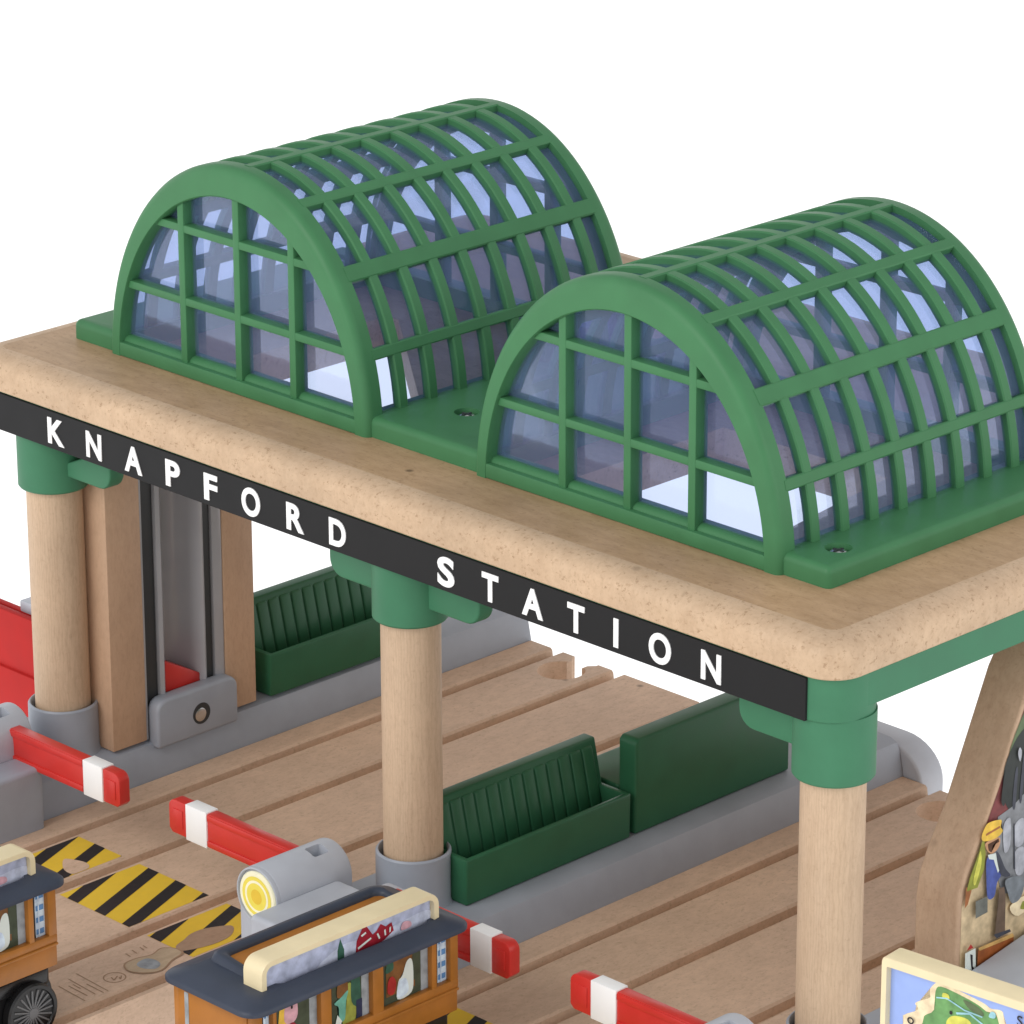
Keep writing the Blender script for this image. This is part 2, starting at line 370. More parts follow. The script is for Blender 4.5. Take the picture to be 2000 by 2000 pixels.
def ell(c, th, off=0, sc_=1.): return (c+(RR-off)*sc_*math.cos(th), ZT+(HH-off)*sc_*math.sin(th))
def arch_ring(c, yf, yb, bm):
    """end arch: rounded outer edge at the yf side"""
    s = 1 if yb > yf else -1
    prof = [(0, yb), (0, yf+.03*s), (.04, yf)]      # (share from inner to outer ellipse, y)
    for i in range(6):
        a = R_(90*i/5); prof.append((.62+.38*math.sin(a), yf+s*.22*(1-math.cos(a))))
    prof += [(1, yb)]
    N_ = 64; loops = []
    for i in range(N_+1):
        th = math.pi*i/N_
        xi, zi = c-.03+3.95*math.cos(th), ZT+4.50*math.sin(th); xo, zo = ell(c, th)
        loops.append([(xi+(xo-xi)*t, y, zi+(zo-zi)*t) for t, y in prof])
    return loft(loops, True, False, bm)
def skylight(c):
    bm = bmesh.new()
    for yf, yb, d in ((1.10, 1.56, 1), (9.56, 9.10, -1)):
        arch_ring(c, yf, yb, bm)
        ya, yz = sorted((yf+.07*d, yb-.02*d))
        for dx in (-1.79, .07, 1.87):
            h = 4.50*math.sqrt(max(0, 1-((dx+.03)/3.95)**2))
            box(c+dx-.105, c+dx+.105, ya, yz, ZT+.3, ZT+h+.15, .03, 2, bm)
        for z in (10.32, 12.02):
            hw = 3.95*math.sqrt(1-((z-ZT)/4.50)**2)+.12
            box(c-.03-hw, c-.03+hw, ya+.012, yz-.012, z-.095, z+.095, .03, 2, bm)
        ya, yz = sorted((yf+.004*d, yb-.01*d))
        box(c-4.0, c+3.98, ya, yz, ZT+.006, ZT+.335, .03, 2, bm)
    # hoops
    for k in range(8):
        y = 2.22+.903*k
        loops = []
        for i in range(57):
            th = R_(2+176*i/56)
            q = [(.21, y-.135), (.035, y-.135), (.004, y-.105), (.004, y+.105), (.035, y+.135), (.21, y+.135)]
            loops.append([(ell(c, th, o_)[0], yy, ell(c, th, o_)[1]) for o_, yy in q])
        loft(loops, True, False, bm)
    # bars along the barrel
    for deg, wd in ((19.6, .26), (40.6, .38), (64.5, .27), (88, .24), (115.5, .27), (139.4, .38), (160.4, .26)):
        th = R_(deg); px, pz = ell(c, th); tx, tz = -RR*math.sin(th), HH*math.cos(th); L_ = math.hypot(tx, tz); tx /= L_; tz /= L_; nx, nz = tz, -tx
        pr = [(-wd/2, -.22), (-wd/2, -.02), (-wd/2+.03, .008), (wd/2-.03, .008), (wd/2, -.02), (wd/2, -.22)]
        sg_ = 1 if nx*math.cos(th)+nz*math.sin(th) > 0 else -1
        loft([[(px+tx*u+nx*v*sg_, y, pz+tz*u+nz*v*sg_) for u, v in pr] for y in (1.5, 9.16)], True, False, bm)
    sk = mk('skylight', bm, 'green', st, 40)
    # tinted glazing: curved sheet and two end sheets
    lo = []
    for y in (1.57, 9.09):
        pass
    ths = [R_(5+170*i/48) for i in range(49)]
    outer = [ell(c, t, .15) for t in ths]; inner = [ell(c, t, .195) for t in reversed(ths)]
    g = prism(outer+inner, 'y', 1.57, 9.09)
    mk('curved_glazing', g, 'glass', sk)
    for ya, yz in ((1.42, 1.47), (9.19, 9.24)):
        pts = [(c-.03+3.97*math.cos(t), ZT+4.52*math.sin(t)) for t in [R_(4+172*i/40) for i in range(41)]]
        mk('end_glazing', prism(pts, 'y', ya, yz), 'glass', sk, 20)
    return sk
for c in DC: skylight(c)

# ================================================================ TRACK BOARDS
ZK = -2.1
def track_board(x0, label):
    """x0: left edge; two tracks side by side"""
    W = 8.65; gr = [1.0, 3.17, 6.18, 8.33]; g = .165; d = .24
    pts = [(x0, ZK-1.15), (x0, ZK-.06), (x0+.06, ZK)]
    for a in gr:
        pts += [(x0+a-g-.06, ZK), (x0+a-g, ZK-.05), (x0+a-g+.03, ZK-d), (x0+a+g-.03, ZK-d), (x0+a+g, ZK-.05), (x0+a+g+.06, ZK)] if x0+a+g+.06 < x0+W else \
               [(x0+a-g-.06, ZK), (x0+a-g, ZK-.05), (x0+a-g+.03, ZK-d), (x0+W-.05, ZK-d)]
    pts += [(x0+W, pts[-1][1]-.02), (x0+W, ZK-1.15)]
    o = mk('track_board', prism(pts, 'y', -16, 14.2), 'track', None, 30)
    cs = []
    for a in (2.06, 7.25):
        cx = x0+a
        # socket: round hole with a flared neck to the board's end
        t = [(cx-.42, 15), (cx-.42, 14.12), (cx-.27, 13.95), (cx-.27, 13.75)]
        t += [(cx+.62*math.cos(R_(q)), 13.28+.62*math.sin(R_(q))) for q in range(116, 425, 12)]
        t += [(cx+.27, 13.75), (cx+.27, 13.95), (cx+.42, 14.12), (cx+.42, 15)]
        cs.append(prism(t, 'z', -4, 0))
    cut(o, cs)
    tag(o, label, 'toy track', 'grooved wooden track boards')
    at(o, (x0+W/2, 0, ZK-1.15))
    return o
tb1 = track_board(1.38, 'grooved beech track board between the lift tower platform and the middle column')
tb2 = track_board(13.90, 'grooved beech track board between the middle column platform and the right column')
# yellow and black hazard print, cut by the rail grooves
def clip(poly, x0, x1):
    for side, lim in ((1, x0), (-1, x1)):
        out = []
        for i in range(len(poly)):
            a, b = poly[i], poly[(i+1) % len(poly)]
            ia, ib = side*(a[0]-lim) >= 0, side*(b[0]-lim) >= 0
            if ia: out.append(a)
            if ia != ib: t = (lim-a[0])/(b[0]-a[0]); out.append((lim, a[1]+t*(b[1]-a[1])))
        poly = out
        if not poly: return poly
    return poly
def hazard(parent, dx):
    y0, y1 = -4.18, -1.85
    ys, bs = [], []
    for a, b in ((2.70, 4.25), (4.86, 7.26), (7.87, 9.41)):
        ys.append(('hazard', rect(a+dx, b+dx, y0, y1)))
        for k in range(9):
            x = 2.33+.948*k-.0
            q = clip([(x, y1), (x+.37, y1), (x+.37+.90, y0), (x+.90, y0)], a, b)
            if len(q) > 2: bs.append(('hazard_black', [(u+dx, v) for u, v in q]))
    bm = bmesh.new()
    for i, (m, pts) in enumerate(ys+bs):
        f = bm.faces.new([bm.verts.new((p_[0], p_[1], ZK+(.004 if m == 'hazard' else .008))) for p_ in pts]); f.material_index = 0 if m == 'hazard' else 1
    mk('hazard_stripes', bm, ['hazard', 'hazard_black'], parent, 0)
hazard(tb1, 0); hazard(tb2, 12.52)
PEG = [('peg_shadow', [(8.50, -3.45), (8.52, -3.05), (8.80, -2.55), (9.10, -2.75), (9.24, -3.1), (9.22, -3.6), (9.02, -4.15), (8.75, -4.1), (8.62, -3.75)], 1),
       ('groove', [(8.62, -5.47), (8.58, -5.1), (8.68, -4.75), (8.58, -4.38), (8.82, -4.16), (9.14, -4.20), (9.24, -4.6), (9.46, -5.1), (9.29, -5.48), (8.95, -5.64)], 1),
       ('coast_wood', [(8.66, -5.45), (8.62, -5.1), (8.72, -4.75), (8.62, -4.38), (8.82, -4.2), (9.1, -4.24), (9.2, -4.6), (9.42, -5.1), (9.25, -5.45), (8.95, -5.6)], 1),
       ('grey2', [(8.83, -5.28), (8.76, -5.08), (8.79, -4.93), (8.98, -4.86), (9.2, -4.92), (9.30, -5.12), (9.18, -5.27), (9.0, -5.34)], 1)]
decals('connector_peg', PEG, 'z', ZK+.008, .003, tb1)
decals('connector_peg', [('track', [(3.46, -2.92), (3.61, -2.77), (3.95, -2.67), (4.21, -2.79), (4.24, -3.09), (4.2, -3.29), (3.86, -3.25)], 1)], 'z', ZK+.008, .004, tb1)
# worn, unreadable marks pressed into the wood
MARKS = [[(8.24, -6.48), (9.38, -6.54)], [(8.45, -7.14), (9.40, -7.19)], [(8.33, -6.77), (9.3, -6.83)], [(8.6, -6.87), (8.87, -6.88)], [(8.79, -6.65), (9.37, -6.66)], [(8.59, -6.98), (9.24, -7.0)],
         [(8.92, -6.07), (9.07, -6.12), (8.96, -5.93)], [(9.04, -5.95), (9.12, -5.98), (9.01, -5.86)], [(8.24, -5.1), (8.43, -5.12)], [(8.21, -4.89), (8.41, -4.92)], [(8.21, -4.67), (8.4, -4.71)], [(8.2, -4.57), (8.36, -4.59)]]
def stroke(bm, a, b, wd, z):
    d = (Vector(b)-Vector(a)); n = Vector((-d.y, d.x)).normalized()*wd/2
    bm.faces.new([bm.verts.new((q.x, q.y, z)) for q in (Vector(a)+n, Vector(a)-n, Vector(b)-n, Vector(b)+n)])
for k, m in enumerate(MARKS):
    bm = bmesh.new()
    for j, (a, b) in enumerate(zip(m[:-1], m[1:])): stroke(bm, a, b, .028, ZK+.004+.0004*k+.0002*j)
    mk('pressed_mark', bm, 'groove', tb1, 0)
ro = [[(8.97+r_*math.cos(R_(15*i)), -6.02+r_*math.sin(R_(15*i)), ZK+.004) for i in range(24)] for r_ in (.225, .255)]
mk('pressed_ring', loft(ro, False), 'groove', tb1, 0)

# ================================================================ PLATFORMS
def platform(cx, col_x, y0, label, flange):
    t = empty('platform', (cx, 6, -3.2), label, 'platform', 'grey plastic platforms')
    prof = [(cx-1.95, -3.2), (cx-1.93, ZK), (cx-1.80, -1.50), (cx-1.70, -1.30), (cx-1.5, -1.22), (cx-1.0, -1.2), (cx+1.0, -1.2), (cx+1.5, -1.22), (cx+1.70, -1.30), (cx+1.80, -1.50), (cx+1.93, ZK), (cx+1.95, -3.2)]
    mk('platform_base', prism(prof, 'y', y0, 14.25), 'grey', t, 40)
    mk('post_socket', lathe([(.60, -.5), (.755, -.5), (.755, -.03), (.775, .0), (.80, .0), (.83, -.04), (.835, -1.1), (.90, -1.25)], (col_x, 0, 0), 56), 'grey', t)
    if flange:
        pts = [(cx-2.5, -3.2), (cx-2.5, -2.2)]+[(cx-1.5-1.0*math.cos(R_(a)), -2.3+.95*math.sin(R_(a))) for a in range(10, 91, 10)]+[(cx+1.35+1.15*math.sin(R_(a)), -2.3+.95*math.cos(R_(a))) for a in range(0, 91, 10)]+[(cx+2.5, -3.2)]
        mk('end_stop', prism(pts, 'y', 14.26, 15.1, .08, 3), 'light_grey', t)
    return t
platform(-.53, 0, -2.03, 'grey platform under the left column and the wooden lift tower', False)
platform(12.02, 12, -1.7, 'grey platform under the middle column with two green benches on it', True)
platform(24.35, 24, -1.7, 'grey platform under the right column beside the painted panel', False)

# ================================================================ BENCHES
def bench_bm(y0, y1):
    prof = [(13.18, -1.195), (13.2, -.1), (13.06, -.1), (13.02, -.55), (12.42, -.62), (12.06, .95), (11.72, .95), (11.66, -1.195)]
    bm = prism(prof, 'y', y0, y1, .05, 3)
    for a, b in ((y0+.001, y0+.14), (y1-.14, y1-.001)):
        prism([(13.17, -1.0), (13.19, -.103), (12.3, -.103), (11.9, -.3), (11.9, -1.0)], 'y', a, b, .03, 2, bm)
    # upright slats on the backrest front
    n = 13
    for k in range(n):
        y = y0+.33+(y1-y0-.66)*k/(n-1)
        prism([(12.45, -.54), (12.15, .76), (12.09, .83), (12.03, .78), (12.28, -.54)], 'y', y-.163, y+.163, .04, 3, bm)
    return bm
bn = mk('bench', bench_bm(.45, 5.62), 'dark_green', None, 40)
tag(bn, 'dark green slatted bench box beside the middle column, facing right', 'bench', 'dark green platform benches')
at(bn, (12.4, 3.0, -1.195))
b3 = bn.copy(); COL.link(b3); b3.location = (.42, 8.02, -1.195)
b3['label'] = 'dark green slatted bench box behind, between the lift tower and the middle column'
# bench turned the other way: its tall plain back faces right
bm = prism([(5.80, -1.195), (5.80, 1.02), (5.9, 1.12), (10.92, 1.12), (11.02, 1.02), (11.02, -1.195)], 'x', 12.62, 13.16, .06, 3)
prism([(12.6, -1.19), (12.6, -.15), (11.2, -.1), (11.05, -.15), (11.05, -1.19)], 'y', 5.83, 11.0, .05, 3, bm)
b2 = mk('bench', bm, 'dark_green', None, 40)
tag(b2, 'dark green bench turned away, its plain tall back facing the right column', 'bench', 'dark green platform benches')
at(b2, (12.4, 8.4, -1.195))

# ================================================================ LIFT TOWER
tw = empty('lift_tower', (.5, 2.8, -1.2), 'wooden lift tower with grey rail channel behind the left column', 'lift tower')
mk('post', box(-.41, 1.14, .55, 1.59, -1.19, ZB-.003, .03, 2), 'post', tw)
mk('post', box(-.41, 1.14, 4.11, 5.06, -1.19, ZB-.003, .03, 2), 'post', tw)
ch = [(1.60, 1.10), (1.66, 1.10), (1.67, .45), (2.08, .45), (2.10, 1.08), (2.20, 1.12), (2.30, 1.02)]
ch += [(2.86-.55*math.cos(R_(a)), 1.0-.72*math.sin(R_(a))) for a in range(15, 170, 12)]
ch += [(3.42, 1.02), (3.48, 1.12), (3.55, 1.08), (3.57, .45), (3.82, .45), (3.84, 1.06), (4.02, 1.12), (4.10, 1.10), (4.10, -.3), (1.60, -.3)]
t = prism([(b, a) for a, b in ch], 'z', -1.19, ZB-.004)
mk('rail_channel', t, 'rail_grey', tw, 40)
for a, b in ((1.68, 2.07), (3.58, 3.81)):
    mk('slot_shade_fill', box(.44, 1.0, a, b, -1.1, ZB-.01, .01, 1), 'slot_shade', tw)  # dark boxes fill the grey slots, painting the shade of their depth
mk('lift_carriage', prism([(2.34, -.6), (2.34, .58), (3.42, -.02), (3.42, -.6)], 'x', .28, .98, .03, 2), 'red', tw)
pp = [(1.70, -1.40), (4.24, -1.40), (4.24, -.75)]+[(3.94+.3*math.cos(R_(a)), -.47+.3*math.sin(R_(a))) for a in range(0, 91, 15)]+[(2.0-.3*math.sin(R_(a)), -.47+.3*math.cos(R_(a))) for a in range(0, 91, 15)]
bpz = mk('foot_plate', prism(pp, 'x', 1.0, 1.42, .09, 3), 'grey', tw)
mk('screw', lathe([(.17, .008), (.17, .02), (.12, .035), (.001, .03)], (1.42, 3.02, -.86), 24, None, 'x'), 'steel', bpz)
mk('screw_recess_shade', lathe([(.27, .0), (.27, .006), (.001, .007)], (1.42, 3.06, -.84), 32, None, 'x'), 'slot_shade', bpz)  # flat dark disc paints the shade around the sunk screw

# ================================================================ CROSSING GATES
def housing(name_parent, cx, flat_right, lamp=True):
    zc, r = -.22, .67
    pts = [(cx+r, ZK+.02)]+[(cx+r*math.cos(R_(a)), zc+r*math.sin(R_(a))) for a in range(0, 181, 9)]+[(cx-r, ZK+.02)]
    h = mk('housing', prism(pts, 'y', -3.72, -1.60, .07, 3, None, 0, 50), 'light_grey', None)
    cut(h, [box(cx+.0, cx+.33, -2.42, -1.98, -.1, 1, .05, 2)])
    h.data.transform(Matrix.Translation(-wloc(name_parent))); h.parent = name_parent
    if flat_right: mk('foot_block', slab(cx+r-.03, cx+r+flat_right[0], -4.6, -2.04, ZK+.003, flat_right[1], .14, .12), 'light_grey' if flat_right[1] > -.5 else 'grey', name_parent)
    if lamp:
        lp = mk('lamp_disc', lathe([(.57, .03), (.57, -.02), (.54, -.05), (.001, -.052)], (cx-.03, -3.72, zc-.02), 40, None, 'y'), 'lampw', h)
        mk('lamp_rim', lathe([(.66, .06), (.665, -.03), (.655, -.07), (.635, -.08), (.62, -.07), (.61, .0), (.61, .06)], (cx, -3.72, zc), 44, None, 'y'), 'light_grey', h)
        items = [('lampy', [(cx-.03+.46*math.cos(R_(a)), zc-.02+.46*math.sin(R_(a))) for a in range(0, 360, 10)]), ('lampw', [(cx-.03+.37*math.cos(R_(a)), zc-.02+.37*math.sin(R_(a))) for a in range(0, 360, 10)]),
                 ('lampy', [(cx-.03+.31*math.cos(R_(a)), zc-.02+.31*math.sin(R_(a))) for a in range(0, 360, 10)]), ('lampc', [(cx-.03+.17*math.cos(R_(a)), zc-.02+.17*math.sin(R_(a))) for a in range(0, 360, 12)])]
        decals('printed_light', items, 'y', -3.773, .003, lp if False else h, -1)
    return h
def arm(parent, xr, xt, b0, b1):
    """bar from its root xr to its tip xt, white band from b0 to b1"""
    s = 1 if xt > xr else -1; z0, z1 = -.67, .14; r = .2
    def bar(xa, xb, tip):
        if not tip: pts = rect(min(xa, xb), max(xa, xb), z0, z1)
        else:
            pts = [(xa, z0), (xb-s*.10, z0), (xb, z0+.10)]+[(xb-s*r+s*r*math.cos(R_(a)), z1-r+r*math.sin(R_(a))) for a in range(0, 91, 15)]+[(xa, z1)]
        return prism(pts, 'y', -2.2, -1.90, .02, 2)
    bm = bar(xr, b0, False); 
    # raised lips along the shaft
    box(min(xr, b0)+.02, max(xr, b0)-.02, -2.235, -2.19, z1-.17, z1-.02, .02, 2, bm); box(min(xr, b0)+.02, max(xr, b0)-.02, -2.235, -2.19, z0+.02, z0+.17, .02, 2, bm)
    join(bm, bar(b1, xt, True))
    q = sorted((b1+s*.12, xt-s*.14)); box(q[0], q[1], -2.225, -2.19, z0+.16, z1-.2, .02, 2, bm)
    a = mk('arm', bm, 'red', parent)
    q = sorted((b0, b1)); mk('white_band', box(q[0], q[1], -2.23, -1.87, z0-.025, z1+.025, .012, 2), 'white', a)
GG = 'red and white crossing gates'
g1 = empty('crossing_gate', (.2, -2.6, ZK), 'crossing gate pointing right from the left column, lower left edge of scene', 'gate', GG)
housing(g1, .2, (.89, -.56)); arm(g1, .6, 4.68, 3.42, 4.10)
g2 = empty('crossing_gate', (11.13, -2.6, ZK), 'crossing gate pointing left from a grey drum with yellow lamp by the middle column', 'gate', GG)
housing(g2, 11.13, (1.75, -.15)); arm(g2, 10.8, 6.39, 7.69, 6.99)
g3 = empty('crossing_gate', (13.2, -2.6, ZK), 'crossing gate tip showing behind the brown coach with dark slate roof', 'gate', GG)
mk('foot_block', slab(12.9, 13.85, -4.3, -1.6, ZK+.006, .02, .12, .1), 'light_grey', g3); arm(g3, 13.5, 17.2, 16.05, 16.66)
g4 = empty('crossing_gate', (23.15, -2.6, ZK), 'crossing gate pointing left from the right column at the bottom edge', 'gate', GG)
housing(g4, 23.15, (1.75, -.15)); arm(g4, 22.8, 18.95, 20.27, 19.56)

# ================================================================ COACHES
def coach():
    t = empty('train_coach', (16.0, -6.45, ZK), 'orange brown coach with slate roof in front of the middle column', 'train coach', 'orange brown toy coaches')
    x0, x1, y0, y1 = 14.62, 17.46, -9.52, -3.44
    ring = []
    for s, z in ((.06, 1.03), (.0, 1.06), (.0, 1.13), (.05, 1.18), (.35, 1.27), (.46, 1.30)):
        ring.append([(a, b, z) for a, b in rrect(x0+s, x1-s, y0+s, y1-s, .40-s*.4, 6)])
    for (a0, a1, c0, c1), z in (((15.12, 17.0, -8.62, -4.0), 1.33), ((15.16, 16.98, -8.58, -4.04), 1.46), ((15.22, 16.97, -8.52, -4.08), 1.49), ((15.34, 16.96, -8.40, -4.15), 1.47), ((15.38, 16.95, -8.36, -4.18), 1.40), ((15.38, 16.95, -8.36, -4.18), 1.0)):
        ring.append([(a, b, z if a < 16.6 else min(z, 1.285+.002*(z-1))) for a, b in rrect(a0, a1, c0, c1, .2, 6)])
    mk('roof', loft(ring, False, True), 'slate', t, 50)
    # clerestory sign on the roof: cream frame round a printed strip
    fr = bmesh.new(); X0, X1 = 16.42, 16.96; Y0, Y1 = -8.80, -3.98; zt, zb = 1.88, 1.22
    loops = []
    out = rrect(Y0, Y1, zb-.5, zt, .28, 6); inn = rrect(Y0+.13, Y1-.13, zb-.4, zt-.12, .16, 6)
    lo = [[(X0, a, b) for a, b in out], [(X1-.03, a, b) for a, b in out], [(X1, a*.998-.0126, b-.01) for a, b in out], [(X1, a, b) for a, b in inn], [(X1-.12, a, b) for a, b in inn], [(X0, a, b) for a, b in inn]]
    cs = mk('clerestory', loft(lo, False, True), 'cream', t, 40)
    mk('clerestory_back', box(X0+.02, X1-.13, Y0+.1, Y1-.1, zb-.3, zt-.1, .01, 1), 'cream', cs)
    ys = Y0+.14; ye = Y1-.14; xx = X1-.125
    PR = [('sky', rect(ys, ye, .9, 1.73)), ('skylow', [(-7.2, 1.1), (-4.2, 1.1), (-4.2, 1.5), (-5.6, 1.42), (-6.6, 1.5)], 1), ('pine', [(-6.68, 1.2), (-6.68, 1.42), (-6.6, 1.66), (-6.5, 1.4), (-6.5, 1.2)]),
          ('emblem', [(-6.20, 1.16), (-6.16, 1.46), (-6.00, 1.69), (-5.88, 1.69), (-5.72, 1.46), (-5.62, 1.50), (-5.5, 1.62), (-5.36, 1.52), (-5.2, 1.56), (-5.14, 1.36), (-5.4, 1.24), (-5.7, 1.16)]),
          ('whitebox', [(-6.14, 1.31), (-5.78, 1.42), (-5.76, 1.38), (-6.12, 1.26)]), ('whitebox', [(-6.05, 1.55), (-5.92, 1.59), (-5.90, 1.55), (-6.02, 1.51)]),
          ('whitebox', [(-5.62, 1.44), (-5.58, 1.45), (-5.52, 1.32), (-5.56, 1.31)]), ('whitebox', [(-5.42, 1.46), (-5.38, 1.47), (-5.36, 1.34), (-5.40, 1.33)]), ('whitebox', [(-5.27, 1.47), (-5.23, 1.48), (-5.24, 1.37), (-5.28, 1.36)]),
          ('blush', [(-4.95, 1.3), (-4.9, 1.46), (-4.7, 1.42), (-4.68, 1.3)], 1), ('dkgrey', [(-6.5, 1.16), (-6.25, 1.22), (-6.25, 1.19), (-6.5, 1.13)])]
    decals('printed_strip', PR, 'x', xx, .003, cs)
    # body
    mk('body', box(14.93, 17.02, -9.22, -3.66, -.80, .95, .05, 2), 'orange', t)
    mk('interior', box(15.37, 16.44, -8.38, -4.16, .9, 1.36, .02, 1), 'orange', t)
    bm = bmesh.new()
    for s, xa, xb in ((1, 17.0, 17.16), (-1, 14.79, 14.95)):
        for a, b in ((-9.24, -8.98), (-8.70, -8.60), (-7.43, -7.14), (-6.02, -5.72), (-4.38, -4.24), (-3.86, -3.64)):
            box(xa, xb, a, b, -.14, 1.04, .025, 2, bm)
        box(xa, xb+.003*s, -9.243, -3.637, -.32, -.12, .03, 2, bm); box(xa, xb-.03*s, -9.24, -3.64, -.86, -.30, .03, 2, bm)
        box(xa, xb+.03*max(s, 0), -9.245, -3.635, -.385, -.315, .03, 2, bm)
    box(14.95, 17.0, -9.26, -9.20, -.86, 1.04, .02, 2, bm); box(14.95, 17.0, -3.68, -3.62, -.86, 1.04, .02, 2, bm)
    mk('side_frame', bm, 'orange', t)
    # printed windows (one side shows)
    def win(y0_, y1_, items): 
        o_ = [('deep', rect(y0_, y1_, -.13, 1.0)), ('grey2', rect(y1_-.20, y1_, -.13, 1.0)), ('palebl', rect(y0_+.0, y0_+.07, -.13, 1.0)), ('ink', rect(y0_+.07, y0_+.11, -.13, 1.0))]
        o_ += items
        decals('window', o_, 'x', 17.022, .003, t)
    win(-8.60, -7.43, [('hat', [(-8.45, .2), (-8.40, .9), (-8.2, .98), (-8.1, .3)], 1), ('blush', [(-8.3, .5), (-8.25, .9), (-8.0, .95), (-7.95, .55), (-8.1, .4)], 1), ('emblem', [(-8.3, -.05), (-8.2, .38), (-8.0, .35), (-7.92, -.05)], 1), ('ink', rect(-8.13, -8.08, .72, .80)), ('moss', [(-8.46, -.1), (-8.42, .3), (-8.3, .2), (-8.3, -.1)], 1)])
    win(-7.14, -6.02, [('moss', [(-6.75, -.1), (-6.7, .55), (-6.55, .75), (-6.42, .5), (-6.40, -.1)], 1), ('pine', [(-6.5, .3), (-6.48, .95), (-6.3, .95), (-6.26, .2)], 1), ('navy', rect(-6.38, -6.22, -.1, .3)),
                       ('brown', [(-6.9, .55), (-6.85, .88), (-6.65, .9), (-6.6, .6), (-6.75, .5)], 1), ('teal', [(-6.98, .42), (-6.8, .5), (-6.6, .6), (-6.66, .38), (-6.7, .0), (-6.86, .0), (-6.86, .3)], 1), ('whitebox', [(-6.98, -.1), (-6.9, .15), (-6.78, -.02), (-6.82, -.1)])])
    win(-5.72, -4.38, [('brown', rect(-5.55, -4.75, .05, .98)), ('pine', [(-5.56, .6), (-5.5, .85), (-5.36, .8), (-5.36, .62)], 1), ('deep', rect(-4.82, -4.6, .2, .98)), ('whitebox', [(-5.25, -.08), (-5.22, .3), (-5.1, .42), (-4.98, .68), (-4.84, .68), (-4.80, .3), (-4.86, -.05)], 1), ('palebl', [(-5.25, -.05), (-5.2, .3), (-5.0, .3), (-4.95, .0)], 1),
                       ('crimson', [(-5.52, .15), (-5.5, .42), (-5.38, .48), (-5.28, .3), (-5.36, .08)], 1)])
    for a, b in ((-4.24, -3.86), (-8.98, -8.70)):
        it = [('palebl', rect(a, b, -.13, 1.0)), ('ink', rect(a+.08, a+.13, -.13, 1.0))]
        for k in range(4): it.append(('stripe', rect(a+.15, b-.03, -.06+.27*k, .06+.27*k)))
        it += [('palebl', rect(a+.20, a+.23, -.13, 1.0))]
        decals('checked_curtain', it, 'x', 17.022, .003, t)
    decals('end_window', [('grey2', rect(15.15, 15.27, .1, .85))], 'y', -9.262, .004, t, -1)
    mk('chassis', box(15.05, 16.98, -9.15, -3.72, -1.35, -.86, .12, 3), 'black', t)
    for s in (1, -1):
        for yc in (-4.36, -8.7):
            xa = 16.0+s*.93
            wbm = lathe([(.64, 0), (.66, .03*s), (.66, .2*s), (.62, .235*s), (.55, .235*s), (.53, .19*s), (.001, .19*s)], (xa, yc, -1.74), 44, None, 'x')
            mk('wheel_guard', lathe([(.84, -.30*s), (.86, -.26*s), (.86, -.06*s), (.82, -.02*s), (.001, -.02*s)], (xa, yc-.12, -1.62), 44, None, 'x'), 'black', t) if s > 0 else None
            wh = mk('wheel', wbm, 'black', t)
            sp = lathe([(.12, 0), (.12, .06*s), (.001, .065*s)], (xa+.18*s, yc, -1.74), 20, None, 'x')
            for k in range(20):
                a = 2*math.pi*k/20
                t_ = box(xa+.17*s, xa+.225*s, yc-.02, yc+.02, -1.70, -1.22, .008, 1) if s > 0 else box(xa+.225*s, xa+.17*s, yc-.02, yc+.02, -1.70, -1.22, .008, 1)
                bmesh.ops.rotate(t_, verts=t_.verts, cent=(xa, yc, -1.74), matrix=Matrix.Rotation(a, 3, 'X')); join(sp, t_)
            mk('wheel_spokes', sp, 'spoke_grey', wh)
    return t
co = coach()
c2 = copy_tree(co); c2.location = co.location+Vector((-7.50, -4.42, 0))
c2['label'] = 'orange brown coach with slate roof cut off by the left edge of the scene'

